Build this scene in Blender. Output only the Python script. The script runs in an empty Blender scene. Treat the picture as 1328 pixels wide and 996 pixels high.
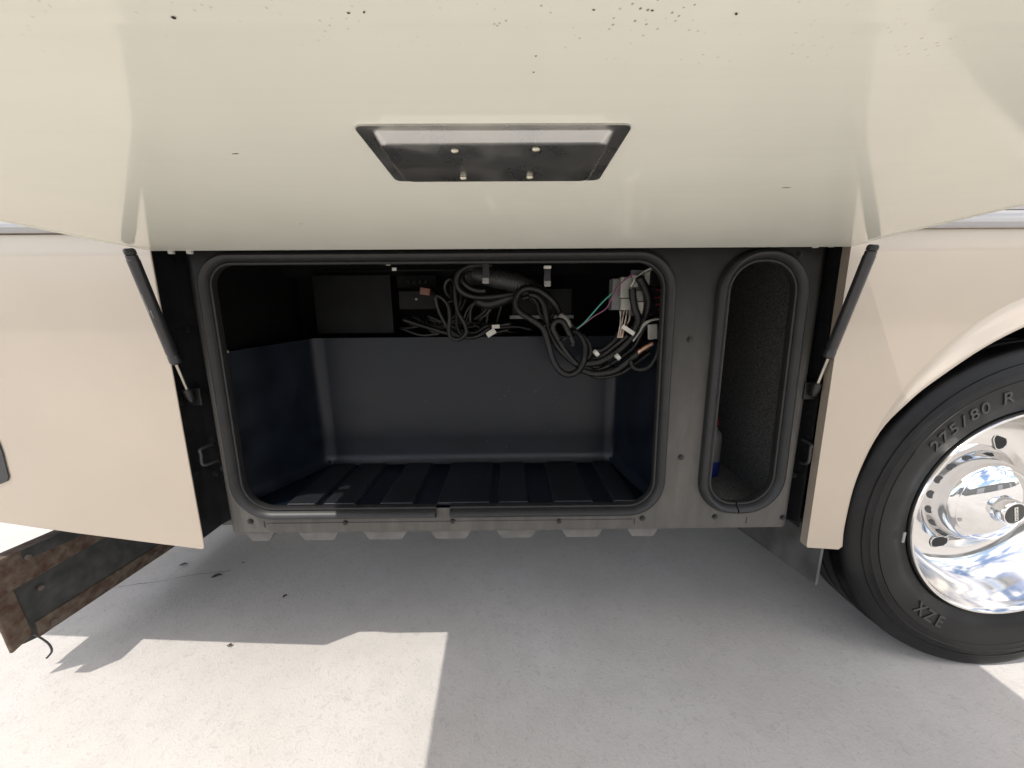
import bpy, bmesh, math, random
from mathutils import Vector, Matrix
random.seed(7)
S = bpy.context.scene
COL = S.collection
R = math.radians

# ------------------------------------------------------------------ camera
CAM_H, FPX, W0, H0 = 1.10, 480.0, 1328.0, 996.0
YAW, PITCH, ROLL = R(-.457), R(11.213), R(-.43)
fw = Vector((-math.sin(YAW)*math.cos(PITCH), math.cos(YAW)*math.cos(PITCH), -math.sin(PITCH)))
r0 = Vector((math.cos(YAW), math.sin(YAW), 0)); u0 = r0.cross(fw)
RT = math.cos(ROLL)*r0 + math.sin(ROLL)*u0
UP = -math.sin(ROLL)*r0 + math.cos(ROLL)*u0
cam = bpy.data.cameras.new("camera"); camo = bpy.data.objects.new("camera", cam); COL.objects.link(camo)
cam.sensor_fit = 'HORIZONTAL'; cam.sensor_width = 36.0; cam.lens = FPX/W0*36.0
cam.clip_start = .01; cam.clip_end = 600
camo.matrix_world = Matrix(((RT.x, UP.x, -fw.x, 0), (RT.y, UP.y, -fw.y, 0), (RT.z, UP.z, -fw.z, CAM_H), (0, 0, 0, 1)))
S.camera = camo
EYE = Vector((0, 0, CAM_H))

# ------------------------------------------------------------------ light
SUN = Vector((-.50, -.28, 1.0)).normalized()          # towards the sun
EL = math.asin(SUN.z); AZ = math.atan2(SUN.x, SUN.y)
w = bpy.data.worlds.new("World"); S.world = w; w.use_nodes = True
nt = w.node_tree; nd = nt.nodes; bg = nd["Background"]
sky = nd.new("ShaderNodeTexSky"); sky.sky_type = 'NISHITA'; sky.sun_disc = False
sky.sun_elevation = EL; sky.sun_rotation = AZ % (2*math.pi); sky.air_density = 1.0; sky.dust_density = 1.5
tc = nd.new("ShaderNodeTexCoord"); mp = nd.new("ShaderNodeMapping"); mp.inputs['Scale'].default_value = (2.2, 2.2, 5.0)
cn = nd.new("ShaderNodeTexNoise"); cn.inputs['Scale'].default_value = 1.6; cn.inputs['Detail'].default_value = 8; cn.inputs['Roughness'].default_value = .58
cr = nd.new("ShaderNodeValToRGB"); cr.color_ramp.elements[0].position = .44; cr.color_ramp.elements[1].position = .66
mx = nd.new("ShaderNodeMix"); mx.data_type = 'RGBA'; mx.inputs[7].default_value = (13.5, 12.3, 10.8, 1)
nt.links.new(tc.outputs['Generated'], mp.inputs[0]); nt.links.new(mp.outputs[0], cn.inputs['Vector'])
nt.links.new(cn.outputs['Fac'], cr.inputs[0]); nt.links.new(cr.outputs[0], mx.inputs[0])
nt.links.new(sky.outputs[0], mx.inputs[6]); nt.links.new(mx.outputs[2], bg.inputs[0])
bg.inputs[1].default_value = .15
sun = bpy.data.lights.new("sun", 'SUN'); suno = bpy.data.objects.new("sun", sun); COL.objects.link(suno)
sun.energy = 2.05; sun.angle = R(.5); sun.color = (1, .955, .89)
suno.rotation_euler = (-SUN).to_track_quat('-Z', 'Y').to_euler()
S.view_settings.view_transform = 'Standard'; S.view_settings.look = 'None'; S.view_settings.gamma = 1.0
S.view_settings.exposure = .93
S.cycles.max_bounces = 10; S.cycles.diffuse_bounces = 6; S.cycles.glossy_bounces = 6

# ------------------------------------------------------------------ helpers
def ray(px, py):
    return (px-W0/2)/FPX*RT - (py-H0/2)/FPX*UP + fw
def at_y(px, py, y):
    d = ray(px, py); return EYE + d*(y/d.y)
def at_z(px, py, z):
    d = ray(px, py); return EYE + d*((z-CAM_H)/d.z)
def at_x(px, py, x):
    d = ray(px, py); return EYE + d*(x/d.x)

def obj(name, bm, m, parent=None, smooth=False, kind=None, label=None, bevel=0, seg=2):
    bmesh.ops.recalc_face_normals(bm, faces=bm.faces)
    me = bpy.data.meshes.new(name); bm.to_mesh(me); bm.free()
    o = bpy.data.objects.new(name, me); COL.objects.link(o)
    for x in (m if isinstance(m, (list, tuple)) else [m]): me.materials.append(x)
    if smooth: me.shade_smooth() if smooth is True else me.shade_smooth()
    if smooth == 'auto': me.set_sharp_from_angle(angle=R(38))
    if smooth == 'flat': me.set_sharp_from_angle(angle=R(2))
    if parent: attach(o, parent)
    if kind: o['kind'] = kind
    if label: o['label'] = label
    if bevel:
        b = o.modifiers.new("bevel", 'BEVEL'); b.width = bevel; b.segments = seg; b.limit_method = 'ANGLE'; b.angle_limit = R(40)
        b.harden_normals = False
        me.shade_smooth(); me.set_sharp_from_angle(angle=R(50))
    return o
def absloc(o):
    v = Vector(o.location) if o.parent is None else o.matrix_parent_inverse @ Vector(o.location)
    return v if o.parent is None else absloc(o.parent) + v
def attach(o, parent):
    o.parent = parent
    o.matrix_parent_inverse = Matrix.Translation(-absloc(parent)) if True else None
def thing(name, label, cat, loc, group=None):
    o = bpy.data.objects.new(name, None); COL.objects.link(o); o.location = loc; o.empty_display_size = .1
    o['label'] = label; o['category'] = cat
    if group: o['group'] = group
    return o
def tag(o, label, cat, group=None):
    o['label'] = label; o['category'] = cat
    if group: o['group'] = group
    return o
def copyto(o, loc, parent):
    c = o.copy(); COL.objects.link(c); c.parent = parent; c.matrix_parent_inverse = o.matrix_parent_inverse.copy(); c.location = loc
    return c

def box(bm, a, b):
    x0, y0, z0 = a; x1, y1, z1 = b
    v = [bm.verts.new(p) for p in ((x0,y0,z0),(x1,y0,z0),(x1,y1,z0),(x0,y1,z0),(x0,y0,z1),(x1,y0,z1),(x1,y1,z1),(x0,y1,z1))]
    for f in ((0,3,2,1),(4,5,6,7),(0,1,5,4),(1,2,6,5),(2,3,7,6),(3,0,4,7)): bm.faces.new([v[i] for i in f])
def obox(bm, c, ax, ay, az, hx, hy, hz):
    """box with its own axes"""
    v = [bm.verts.new(c + ax*(sx*hx) + ay*(sy*hy) + az*(sz*hz)) for sz in (-1, 1) for sx, sy in ((-1,-1),(1,-1),(1,1),(-1,1))]
    for f in ((0,3,2,1),(4,5,6,7),(0,1,5,4),(1,2,6,5),(2,3,7,6),(3,0,4,7)): bm.faces.new([v[i] for i in f])
def prism(bm, pts, off):
    """closed polygon swept by an offset vector"""
    off = Vector(off); a = [bm.verts.new(p) for p in pts]; b = [bm.verts.new(Vector(p)+off) for p in pts]
    n = len(a); bm.faces.new(a); bm.faces.new(b[::-1])
    for i in range(n): bm.faces.new((a[i], b[i], b[(i+1) % n], a[(i+1) % n]))
def plate(bm, outer, holes, y, t):
    """flat sheet in the XZ plane with holes, front at y, thickness t going in"""
    es = []; loops = []
    for lp in [outer]+holes:
        vs = [bm.verts.new((p[0], y, p[1])) for p in lp]; loops.append(vs)
        for i in range(len(vs)): es.append(bm.edges.new((vs[i], vs[(i+1) % len(vs)])))
    g = bmesh.ops.triangle_fill(bm, use_beauty=True, use_dissolve=False, edges=es)
    fs = [f for f in g['geom'] if isinstance(f, bmesh.types.BMFace)]
    mp_ = {}
    for vs in loops:
        bk = [bm.verts.new(v.co + Vector((0, t, 0))) for v in vs]
        for v, b in zip(vs, bk): mp_[v] = b
        for i in range(len(vs)):
            j = (i+1) % len(vs); bm.faces.new((vs[i], vs[j], bk[j], bk[i]))
    for f in fs: bm.faces.new([mp_[v] for v in f.verts])
def smoothpts(pts, n=6, closed=False):
    P = [Vector(p) for p in pts]; out = []; N = len(P)
    rng = range(N) if closed else range(N-1)
    for i in rng:
        p0 = P[(i-1) % N] if (closed or i > 0) else P[0]*2-P[1]
        p1 = P[i]; p2 = P[(i+1) % N]
        p3 = P[(i+2) % N] if (closed or i+2 < N) else P[-1]*2-P[-2]
        for k in range(n):
            t = k/n
            out.append(.5*((2*p1)+(-p0+p2)*t+(2*p0-5*p1+4*p2-p3)*t*t+(-p0+3*p1-3*p2+p3)*t**3))
    if not closed: out.append(P[-1])
    return out
def tube(bm, pts, r, n=8, closed=False, rf=None):
    N = len(pts); rings = []; nrm = None
    for i, p in enumerate(pts):
        a = pts[(i-1) % N] if (closed or i > 0) else pts[0]; b = pts[(i+1) % N] if (closed or i < N-1) else pts[-1]
        t = (b-a)
        if t.length < 1e-9: t = Vector((0, 0, 1))
        t.normalize()
        if nrm is None:
            nrm = t.orthogonal().normalized()
        nrm = (nrm - t*nrm.dot(t)); nrm = nrm.normalized() if nrm.length > 1e-6 else t.orthogonal().normalized()
        bi = t.cross(nrm); rr = rf(i, N) if rf else r
        rings.append([bm.verts.new(p + (nrm*math.cos(2*math.pi*k/n)+bi*math.sin(2*math.pi*k/n))*rr) for k in range(n)])
    for i in range(N if closed else N-1):
        A = rings[i]; B = rings[(i+1) % N]
        for k in range(n): bm.faces.new((A[k], A[(k+1) % n], B[(k+1) % n], B[k]))
    if not closed: bm.faces.new(rings[0][::-1]); bm.faces.new(rings[-1])
def lathe_y(bm, prof, cx, cz, n, closed=False, rmod=None):
    """profile of (radius, y) turned about an axis along y"""
    rings = []
    for j, (r, y) in enumerate(prof):
        ring = []
        for k in range(n):
            a = 2*math.pi*k/n; rr = r + (rmod(j, k) if rmod else 0)
            ring.append(bm.verts.new((cx+rr*math.cos(a), y, cz+rr*math.sin(a))))
        rings.append(ring)
    m = len(rings)
    for j in range(m if closed else m-1):
        A = rings[j]; B = rings[(j+1) % m]
        for k in range(n): bm.faces.new((A[k], A[(k+1) % n], B[(k+1) % n], B[k]))
    return rings
def rounded(c, rad, n=8):
    """rounded polygon from corner points (2-D), counter- or clockwise"""
    out = []; N = len(c)
    for i in range(N):
        p = Vector(c[i]); a = (Vector(c[i-1])-p); b = (Vector(c[(i+1) % N])-p)
        rr = rad[i] if isinstance(rad, (list, tuple)) else rad
        a.normalize(); b.normalize(); half = math.acos(max(-1, min(1, a.dot(b))))/2
        d = rr/math.tan(half); cen = p + (a+b).normalized()*(rr/math.sin(half))
        s = p+a*d-cen; e = p+b*d-cen
        a0 = math.atan2(s.y, s.x); a1 = math.atan2(e.y, e.x); da = (a1-a0+math.pi) % (2*math.pi)-math.pi
        for k in range(n+1):
            t = a0+da*k/n; out.append((cen.x+rr*math.cos(t), cen.y+rr*math.sin(t)))
    return out

# ------------------------------------------------------------------ materials
def mat(name, c, rough=.5, metal=0, var=0, vscale=8, bump=0, bscale=200, coat=0, c2=None, ior=1.5, detail=4, rvar=0):
    m = bpy.data.materials.new(name); m.use_nodes = True; t = m.node_tree; n = t.nodes; p = n["Principled BSDF"]
    p.inputs['Base Color'].default_value = (*c, 1); p.inputs['Roughness'].default_value = rough
    p.inputs['Metallic'].default_value = metal; p.inputs['IOR'].default_value = ior
    if coat: p.inputs['Coat Weight'].default_value = coat; p.inputs['Coat Roughness'].default_value = .04
    tcn = n.new("ShaderNodeTexCoord")
    if var or c2 or rvar:
        nz = n.new("ShaderNodeTexNoise"); nz.inputs['Scale'].default_value = vscale; nz.inputs['Detail'].default_value = detail
        t.links.new(tcn.outputs['Object'], nz.inputs['Vector'])
        if var or c2:
            ra = n.new("ShaderNodeValToRGB"); ra.color_ramp.elements[0].position = .35; ra.color_ramp.elements[1].position = .65
            ca = tuple(x*(1-var) for x in c); cb = c2 if c2 else tuple(min(1, x*(1+var)) for x in c)
            ra.color_ramp.elements[0].color = (*ca, 1); ra.color_ramp.elements[1].color = (*cb, 1)
            t.links.new(nz.outputs['Fac'], ra.inputs[0]); t.links.new(ra.outputs[0], p.inputs['Base Color'])
        if rvar:
            mr = n.new("ShaderNodeMapRange"); mr.inputs[1].default_value = .3; mr.inputs[2].default_value = .7
            mr.inputs[3].default_value = max(0, rough-rvar); mr.inputs[4].default_value = rough+rvar
            t.links.new(nz.outputs['Fac'], mr.inputs[0]); t.links.new(mr.outputs[0], p.inputs['Roughness'])
    if bump:
        bz = n.new("ShaderNodeTexNoise"); bz.inputs['Scale'].default_value = bscale; bz.inputs['Detail'].default_value = 3
        bp = n.new("ShaderNodeBump"); bp.inputs['Strength'].default_value = bump; bp.inputs['Distance'].default_value = .002
        t.links.new(tcn.outputs['Object'], bz.inputs['Vector']); t.links.new(bz.outputs['Fac'], bp.inputs['Height']); t.links.new(bp.outputs[0], p.inputs['Normal'])
    return m
def node(m, kind, **kw):
    x = m.node_tree.nodes.new(kind)
    for k, v in kw.items(): setattr(x, k, v)
    return x

M = {}
M['tan'] = mat('tan_paint', (.46, .395, .318), .36, metal=.55, var=.03, vscale=3, coat=.6, bump=.5, bscale=4)
M['trim'] = mat('trim_paint', (.27, .26, .25), .2, coat=.6, var=.02)
M['black'] = mat('black_paint', (.012, .012, .013), .22, var=.2, vscale=20)
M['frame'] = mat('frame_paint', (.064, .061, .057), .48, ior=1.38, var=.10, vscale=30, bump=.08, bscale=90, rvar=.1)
def height_blend(m, z0, z1, dark, low_tone):
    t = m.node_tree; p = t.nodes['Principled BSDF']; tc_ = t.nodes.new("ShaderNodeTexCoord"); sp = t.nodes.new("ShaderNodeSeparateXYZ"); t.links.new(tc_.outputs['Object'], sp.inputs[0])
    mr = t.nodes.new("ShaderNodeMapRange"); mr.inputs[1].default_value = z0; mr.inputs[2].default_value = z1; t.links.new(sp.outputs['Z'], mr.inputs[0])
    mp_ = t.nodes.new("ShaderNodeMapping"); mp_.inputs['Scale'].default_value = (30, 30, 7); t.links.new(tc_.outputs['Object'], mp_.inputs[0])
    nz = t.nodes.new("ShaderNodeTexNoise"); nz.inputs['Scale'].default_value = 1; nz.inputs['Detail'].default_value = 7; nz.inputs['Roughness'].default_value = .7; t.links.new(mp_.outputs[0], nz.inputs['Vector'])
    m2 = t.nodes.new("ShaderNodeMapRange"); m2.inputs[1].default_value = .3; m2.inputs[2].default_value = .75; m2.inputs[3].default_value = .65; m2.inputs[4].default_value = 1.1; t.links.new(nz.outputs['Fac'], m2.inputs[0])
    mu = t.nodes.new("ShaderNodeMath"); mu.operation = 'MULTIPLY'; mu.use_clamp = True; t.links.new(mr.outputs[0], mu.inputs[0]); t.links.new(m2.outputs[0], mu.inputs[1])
    mi = t.nodes.new("ShaderNodeMix"); mi.data_type = 'RGBA'; mi.inputs[6].default_value = (*dark, 1); mi.inputs[7].default_value = (*low_tone, 1); t.links.new(mu.outputs[0], mi.inputs[0]); t.links.new(mi.outputs[2], p.inputs['Base Color'])
height_blend(M['frame'], 1.22, .72, (.006, .006, .0058), (.094, .088, .078))   # frame colour goes from near black at the top to mottled grey below
M['ribs'] = mat('dusty_plastic', (.105, .10, .092), .6, var=.15, vscale=30, bump=.1, bscale=120)
M['seal'] = mat('seal_rubber', (.018, .018, .018), .45, ior=1.4, var=.12, vscale=25, bump=.05, bscale=300)
M['tub'] = mat('tub_plastic', (.0042, .0064, .0110), .33, ior=1.36, var=.25, vscale=12, bump=.07, bscale=160, rvar=.05)
M['tubfloor'] = mat('tub_floor_plastic', (.0050, .0064, .0095), .5, var=.3, vscale=9, bump=.1, bscale=120)
M['lining'] = mat('lining_black', (.003, .003, .003), .8, ior=1.25, var=.3, vscale=15)
M['greypanel'] = mat('dark_steel', (.0055, .0055, .0055), .5, ior=1.25, var=.2, vscale=18)
M['cable'] = mat('cable_sheath', (.007, .007, .007), .42, ior=1.4, var=.3, vscale=60, bump=.2, bscale=500)
M['conduit'] = mat('conduit_plastic', (.018, .018, .017), .5)
M['white'] = mat('white_plastic', (.50, .49, .44), .45, var=.08, vscale=60)
M['ltgrey'] = mat('grey_plastic', (.24, .235, .215), .45, var=.1, vscale=40)
M['midgrey'] = mat('mid_grey_plastic', (.10, .10, .10), .5, var=.1, vscale=40)
M['red'] = mat('red_plastic', (.12, .012, .010), .4)
M['copper'] = mat('copper_orange', (.34, .13, .05), .4, metal=.3, var=.3, vscale=90)
M['brown'] = mat('brown_plastic', (.14, .06, .035), .45)
M['green'] = mat('green_sheath', (.05, .28, .22), .4)
M['purple'] = mat('purple_sheath', (.16, .05, .10), .4)
M['blue'] = mat('blue_plastic', (.005, .012, .11), .6)
M['strut'] = mat('strut_black', (.022, .022, .024), .33, var=.15, vscale=40, bump=.05, bscale=250)
M['rod'] = mat('steel_rod', (.34, .32, .28), .25, metal=1, var=.15, vscale=50)
M['bolt'] = mat('bolt_black', (.03, .03, .03), .35, metal=.6)
M['rivet'] = mat('rivet_steel', (.55, .52, .42), .3, metal=1, var=.2, vscale=300)
M['tyre'] = mat('tyre_rubber', (.0040, .0040, .0042), .50, ior=1.33, c2=(.0115, .0112, .0106), vscale=11, bump=.16, bscale=130, rvar=.12, detail=8)
M['letter'] = mat('tyre_letter_rubber', (.010, .010, .010), .36)
M['chrome'] = mat('polished_alloy', (.68, .67, .655), .11, metal=1, bump=.012, bscale=60, rvar=.03, vscale=30)
M['chrome2'] = mat('chrome_cap', (.74, .74, .74), .02, metal=1)
M['hole'] = mat('hole_dark', (.012, .012, .012), .6)
M['badge'] = mat('badge_black', (.02, .02, .018), .35)
M['splash'] = mat('splash_plate', (.075, .074, .072), .42, var=.3, vscale=14)
M['leaf'] = mat('dry_leaf', (.06, .045, .03), .8, var=.4, vscale=90)
M['wall'] = mat('warehouse_wall', (.22, .22, .22), .7, var=.05, vscale=.6)
M['wall2'] = mat('warehouse_door', (.42, .42, .42), .6)
M['print'] = mat('white_print', (.35, .35, .33), .6)

# cream door paint with chips, grime specks along the crease and faint wipe marks
m = M['cream'] = mat('cream_paint', (.83, .825, .72), .07, var=.018, vscale=6)
t = m.node_tree; p = t.nodes['Principled BSDF']
tcn = node(m, "ShaderNodeTexCoord"); sep = node(m, "ShaderNodeSeparateXYZ"); t.links.new(tcn.outputs['Object'], sep.inputs[0])
old = p.inputs['Base Color'].links[0].from_socket
def ramp(m, src, a, b, ca=0., cb=1.):
    r_ = node(m, "ShaderNodeMapRange"); r_.inputs[1].default_value = a; r_.inputs[2].default_value = b
    r_.inputs[3].default_value = ca; r_.inputs[4].default_value = cb; m.node_tree.links.new(src, r_.inputs[0]); return r_.outputs[0]
def mul(m, a, b):
    x = node(m, "ShaderNodeMath", operation='MULTIPLY')
    m.node_tree.links.new(a, x.inputs[0])
    if isinstance(b, float): x.inputs[1].default_value = b
    else: m.node_tree.links.new(b, x.inputs[1])
    return x.outputs[0]
def mix(m, fac, a, col):
    x = node(m, "ShaderNodeMix", data_type='RGBA'); m.node_tree.links.new(fac, x.inputs[0]); m.node_tree.links.new(a, x.inputs[6])
    if isinstance(col, tuple): x.inputs[7].default_value = (*col, 1)
    else: m.node_tree.links.new(col, x.inputs[7])
    return x.outputs[2]
vo = node(m, "ShaderNodeTexVoronoi"); vo.inputs['Scale'].default_value = 190; t.links.new(tcn.outputs['Object'], vo.inputs['Vector'])
n1 = node(m, "ShaderNodeTexNoise"); n1.inputs['Scale'].default_value = 30; n1.inputs['Detail'].default_value = 5; t.links.new(tcn.outputs['Object'], n1.inputs['Vector'])
speck = mul(m, ramp(m, vo.outputs['Distance'], .21, .12), ramp(m, n1.outputs['Fac'], .50, .58))
band = ramp(m, sep.outputs['Y'], .30, .235)
lowf = node(m, "ShaderNodeTexNoise"); lowf.inputs['Scale'].default_value = 7; t.links.new(tcn.outputs['Object'], lowf.inputs['Vector'])
speck = mul(m, mul(m, speck, band), mul(m, ramp(m, lowf.outputs['Fac'], .38, .52), ramp(m, sep.outputs['X'], -.12, .06, .35, 1.)))
c1 = mix(m, speck, old, (.17, .14, .10))
# soft wipe streaks along the door's width
mpn = node(m, "ShaderNodeMapping"); mpn.inputs['Scale'].default_value = (1.2, 45, 1); t.links.new(tcn.outputs['Object'], mpn.inputs[0])
n2 = node(m, "ShaderNodeTexNoise"); n2.inputs['Scale'].default_value = 2.2; n2.inputs['Detail'].default_value = 6; t.links.new(mpn.outputs[0], n2.inputs['Vector'])
c2 = mix(m, mul(m, ramp(m, n2.outputs['Fac'], .5, .8), .28), c1, (.765, .755, .66))
t.links.new(c2, p.inputs['Base Color'])
t.links.new(ramp(m, n2.outputs['Fac'], .3, .8, .05, .12), p.inputs['Roughness'])

# concrete slab: broom/trowel texture, pits and stains
m = M['concrete'] = mat('concrete', (.50, .465, .425), .85)
t = m.node_tree; p = t.nodes['Principled BSDF']; tcn = node(m, "ShaderNodeTexCoord")
def noise(m, sc, det=4, rough=.55, vec=None, dist=0):
    x = node(m, "ShaderNodeTexNoise"); x.inputs['Scale'].default_value = sc; x.inputs['Detail'].default_value = det; x.inputs['Roughness'].default_value = rough
    x.inputs['Distortion'].default_value = dist
    m.node_tree.links.new(vec or tcn.outputs['Object'], x.inputs['Vector']); return x.outputs['Fac']
big = noise(m, 1.4, 5); mid = noise(m, 14, 5, .6); fine = noise(m, 170, 3, .6); curl = noise(m, 60, 2, .5, dist=1.4)
rgb = node(m, "ShaderNodeRGB"); rgb.outputs[0].default_value = (.435, .41, .38, 1)
a = mix(m, ramp(m, big, .38, .62), rgb.outputs[0], (.50, .478, .45))
a = mix(m, mul(m, ramp(m, mid, .45, .75), .40), a, (.38, .36, .335))
a = mix(m, mul(m, ramp(m, curl, .57, .68), .34), a, (.31, .29, .27))
a = mix(m, mul(m, ramp(m, fine, .55, .72), .28), a, (.28, .265, .25))
vo = node(m, "ShaderNodeTexVoronoi"); vo.inputs['Scale'].default_value = 16; t.links.new(tcn.outputs['Object'], vo.inputs['Vector'])
a = mix(m, mul(m, ramp(m, vo.outputs['Distance'], .045, .02), ramp(m, mid, .55, .62)), a, (.14, .125, .11))
t.links.new(a, p.inputs['Base Color'])
bp = node(m, "ShaderNodeBump"); bp.inputs['Strength'].default_value = .2; bp.inputs['Distance'].default_value = .004
ad = node(m, "ShaderNodeMath", operation='ADD'); t.links.new(mul(m, curl, 1.2), ad.inputs[0]); t.links.new(fine, ad.inputs[1])
t.links.new(ad.outputs[0], bp.inputs['Height']); t.links.new(bp.outputs[0], p.inputs['Normal'])

# carpet
m = M['carpet'] = mat('carpet', (.016, .016, .017), .95, ior=1.2, c2=(.15, .146, .14), vscale=420, bump=.8, bscale=380, detail=2)
# rusty steel
m = M['rust'] = mat('rusty_steel', (.070, .036, .022), .8, c2=(.15, .115, .085), vscale=34, bump=.4, bscale=120, detail=8)
M['rustbolt'] = mat('worn_bolt', (.16, .14, .12), .6, c2=(.09, .06, .045), vscale=60)
M['rustdark'] = mat('weathered_plate', (.036, .038, .037), .6, c2=(.075, .073, .066), vscale=22, bump=.25, bscale=90, detail=8)
# scratched latch steel
m = M['latch'] = mat('latch_steel', (.40, .40, .385), .30, metal=.93, c2=(.50, .49, .465), vscale=24, detail=7, bump=.05, bscale=300, rvar=.07)

# ------------------------------------------------------------------ ground
bm = bmesh.new()
v = [bm.verts.new(q) for q in ((-120,-120,0),(120,-120,0),(120,120,0),(-120,120,0))]; bm.faces.new(v)
g = obj('ground', bm, M['concrete'], kind='structure')

# ------------------------------------------------------------------ motorhome shell
YB, YF = .93, .975                      # body skin, compartment frame
rv = thing('motorhome', 'tan motorhome side with a raised cream compartment door over an open black storage bay', 'motorhome', (0, 2.0, 0))
ZM = 1.284
bm = bmesh.new()
plate(bm, [(-2.2, ZM), (-.848, ZM), (-.848, 1.243), (-.8525, .462), (-.858, .4535), (-.99, .4745), (-1.19, .507), (-1.39, .543), (-2.2, .70)], [], YB, .004)
obj('side_panel', bm, M['tan'], rv, bevel=.0015, label='tan lower side panel left of the open bay')
WX, WZ = 1.475, .505
half = [(.939, .437), (.9345, .507), (.943, .641), (.981, .777), (1.036, .861), (1.084, .914), (1.186, 1.001), (1.293, 1.062), (1.385, 1.094), (WX, 1.103)]
arch = smoothpts([(x, 0, z) for x, z in half], 5)
arch2 = [(q.x, q.z) for q in arch] + [(2*WX-q.x, q.z) for q in arch[::-1][1:]]
rp = [(.826, ZM), (.826, 1.246), (.837, .444), (.840, .436), (.930, .4285)] + arch2 + [(2*WX-.93, .4285), (2.75, .43), (2.75, ZM)]
bm = bmesh.new(); plate(bm, rp, [], YB, .024)
obj('side_panel', bm, M['tan'], rv, bevel=.003, label='tan lower side panel with the wheel arch')
# flared arch lip
bm = bmesh.new(); rows = []
N = len(arch2)
for i, (x, z) in enumerate(arch2):
    d = Vector((x-WX, z-WZ+.06)); d.normalize()
    s = min(1, max(.02, (z-.72)/.34)); s = s*s*(3-2*s)
    prof = [(.062, .0004), (.051, -.0006*s), (.040, -.0030*s), (.029, -.0072*s), (.018, -.0125*s), (.009, -.0165*s), (.003, -.0182*s), (-.001*s, -.0176*s), (-.003*s, -.014*s), (-.003*s, .002), (-.003*s, .035)]
    rows.append([bm.verts.new((x+d.x*n_*(.03+.97*s if n_ > 0 else 1), YB-.0006+dy, z+d.y*n_*(.03+.97*s if n_ > 0 else 1))) for n_, dy in prof])
for A, B in zip(rows, rows[1:]):
    for k in range(len(A)-1): bm.faces.new((A[k], A[k+1], B[k+1], B[k]))
obj('arch_flare', bm, M['tan'], rv, smooth=True)
# belt moulding and upper body
bm = bmesh.new()
pr = [(YB+.003, ZM+.0005), (YB-.0135, ZM+.0005), (YB-.0150, ZM+.004), (YB-.0165, ZM+.014), (YB-.014, ZM+.026), (YB-.004, ZM+.040), (YB+.003, ZM+.042)]
prism(bm, [(-2.2, y, z) for y, z in pr], (4.95, 0, 0)); obj('belt_moulding', bm, M['trim'], rv, smooth='auto')
bm = bmesh.new(); box(bm, (-2.2, YB+.001, ZM+.043), (2.75, YB+.03, 3.05)); obj('upper_wall', bm, M['trim'], rv)
bm = bmesh.new(); box(bm, (-2.25, YB-.01, 3.052), (2.8, 3.45, 3.12)); obj('roof', bm, M['trim'], rv)
bm = bmesh.new(); box(bm, (-2.2, 3.37, .40), (2.75, 3.40, 3.05)); obj('far_wall', bm, M['trim'], rv)
bm = bmesh.new(); box(bm, (-2.2, YB+.005, .702), (-2.17, 3.369, 3.05)); obj('rear_wall', bm, M['trim'], rv)
bm = bmesh.new(); box(bm, (2.72, YB+.032, .60), (2.75, 3.369, 3.05)); obj('front_wall', bm, M['trim'], rv)
bm = bmesh.new()
box(bm, (-2.16, 1.0, .66), (-.87, 3.36, .70)); box(bm, (-.868, 1.46, .468), (.86, 3.36, .50)); box(bm, (.862, 1.52, .42), (2.7, 3.36, .46)); box(bm, (.47, YF+.032, .482), (.86, 1.459, .50)); box(bm, (-.868, 1.70, .30), (2.6, 3.0, .40))
obj('floor_pan', bm, M['lining'], rv)
# wheel well liner
bm = bmesh.new(); rows = []
for k in range(25):
    a = math.pi*k/24
    rows.append([bm.verts.new((WX-.60*math.cos(a), y, WZ+.02+.60*math.sin(a))) for y in (YB+.03, 1.50)])
for A, B in zip(rows, rows[1:]): bm.faces.new((A[0], A[1], B[1], B[0]))
bm.faces.new([r_[1] for r_ in rows]); obj('wheel_well', bm, M['lining'], rv, smooth='auto')

bm = bmesh.new(); tube(bm, [Vector((WX-.02, y, .40)) for y in (1.30, 1.6, 2.2, 3.0)], .075, 16); obj('axle', bm, M['lining'], rv, smooth='auto')
# splash plate by the tyre
XP = .912; A_ = at_x(958, 686, XP); B_ = at_x(1056, 757, XP); k_ = (A_.z-B_.z)/(A_.y-B_.y); zt = .60
bm = bmesh.new(); prism(bm, [(XP, B_.y, B_.z), (XP, 1.62, B_.z+k_*(1.62-B_.y)), (XP, 1.62, zt), (XP, B_.y, zt)], (.004, 0, 0))
prism(bm, [(XP-.0015, B_.y-.004, B_.z-.001), (XP+.0065, B_.y-.004, B_.z-.001), (XP+.0065, B_.y-.004, zt), (XP-.0015, B_.y-.004, zt)], (0, .0035, 0))
obj('splash_plate', bm, M['splash'], rv)

# dark recessed handle at the far left
hp = [at_y(x, y, YB-.003) for x, y in ((-60, 560), (-3, 572), (3, 588), (8, 608), (11, 619), (9, 624), (0, 628), (-60, 640))]
bm = bmesh.new(); prism(bm, hp, (0, .0025, 0)); obj('door_handle', bm, M['strut'], rv, bevel=.001)

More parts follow.
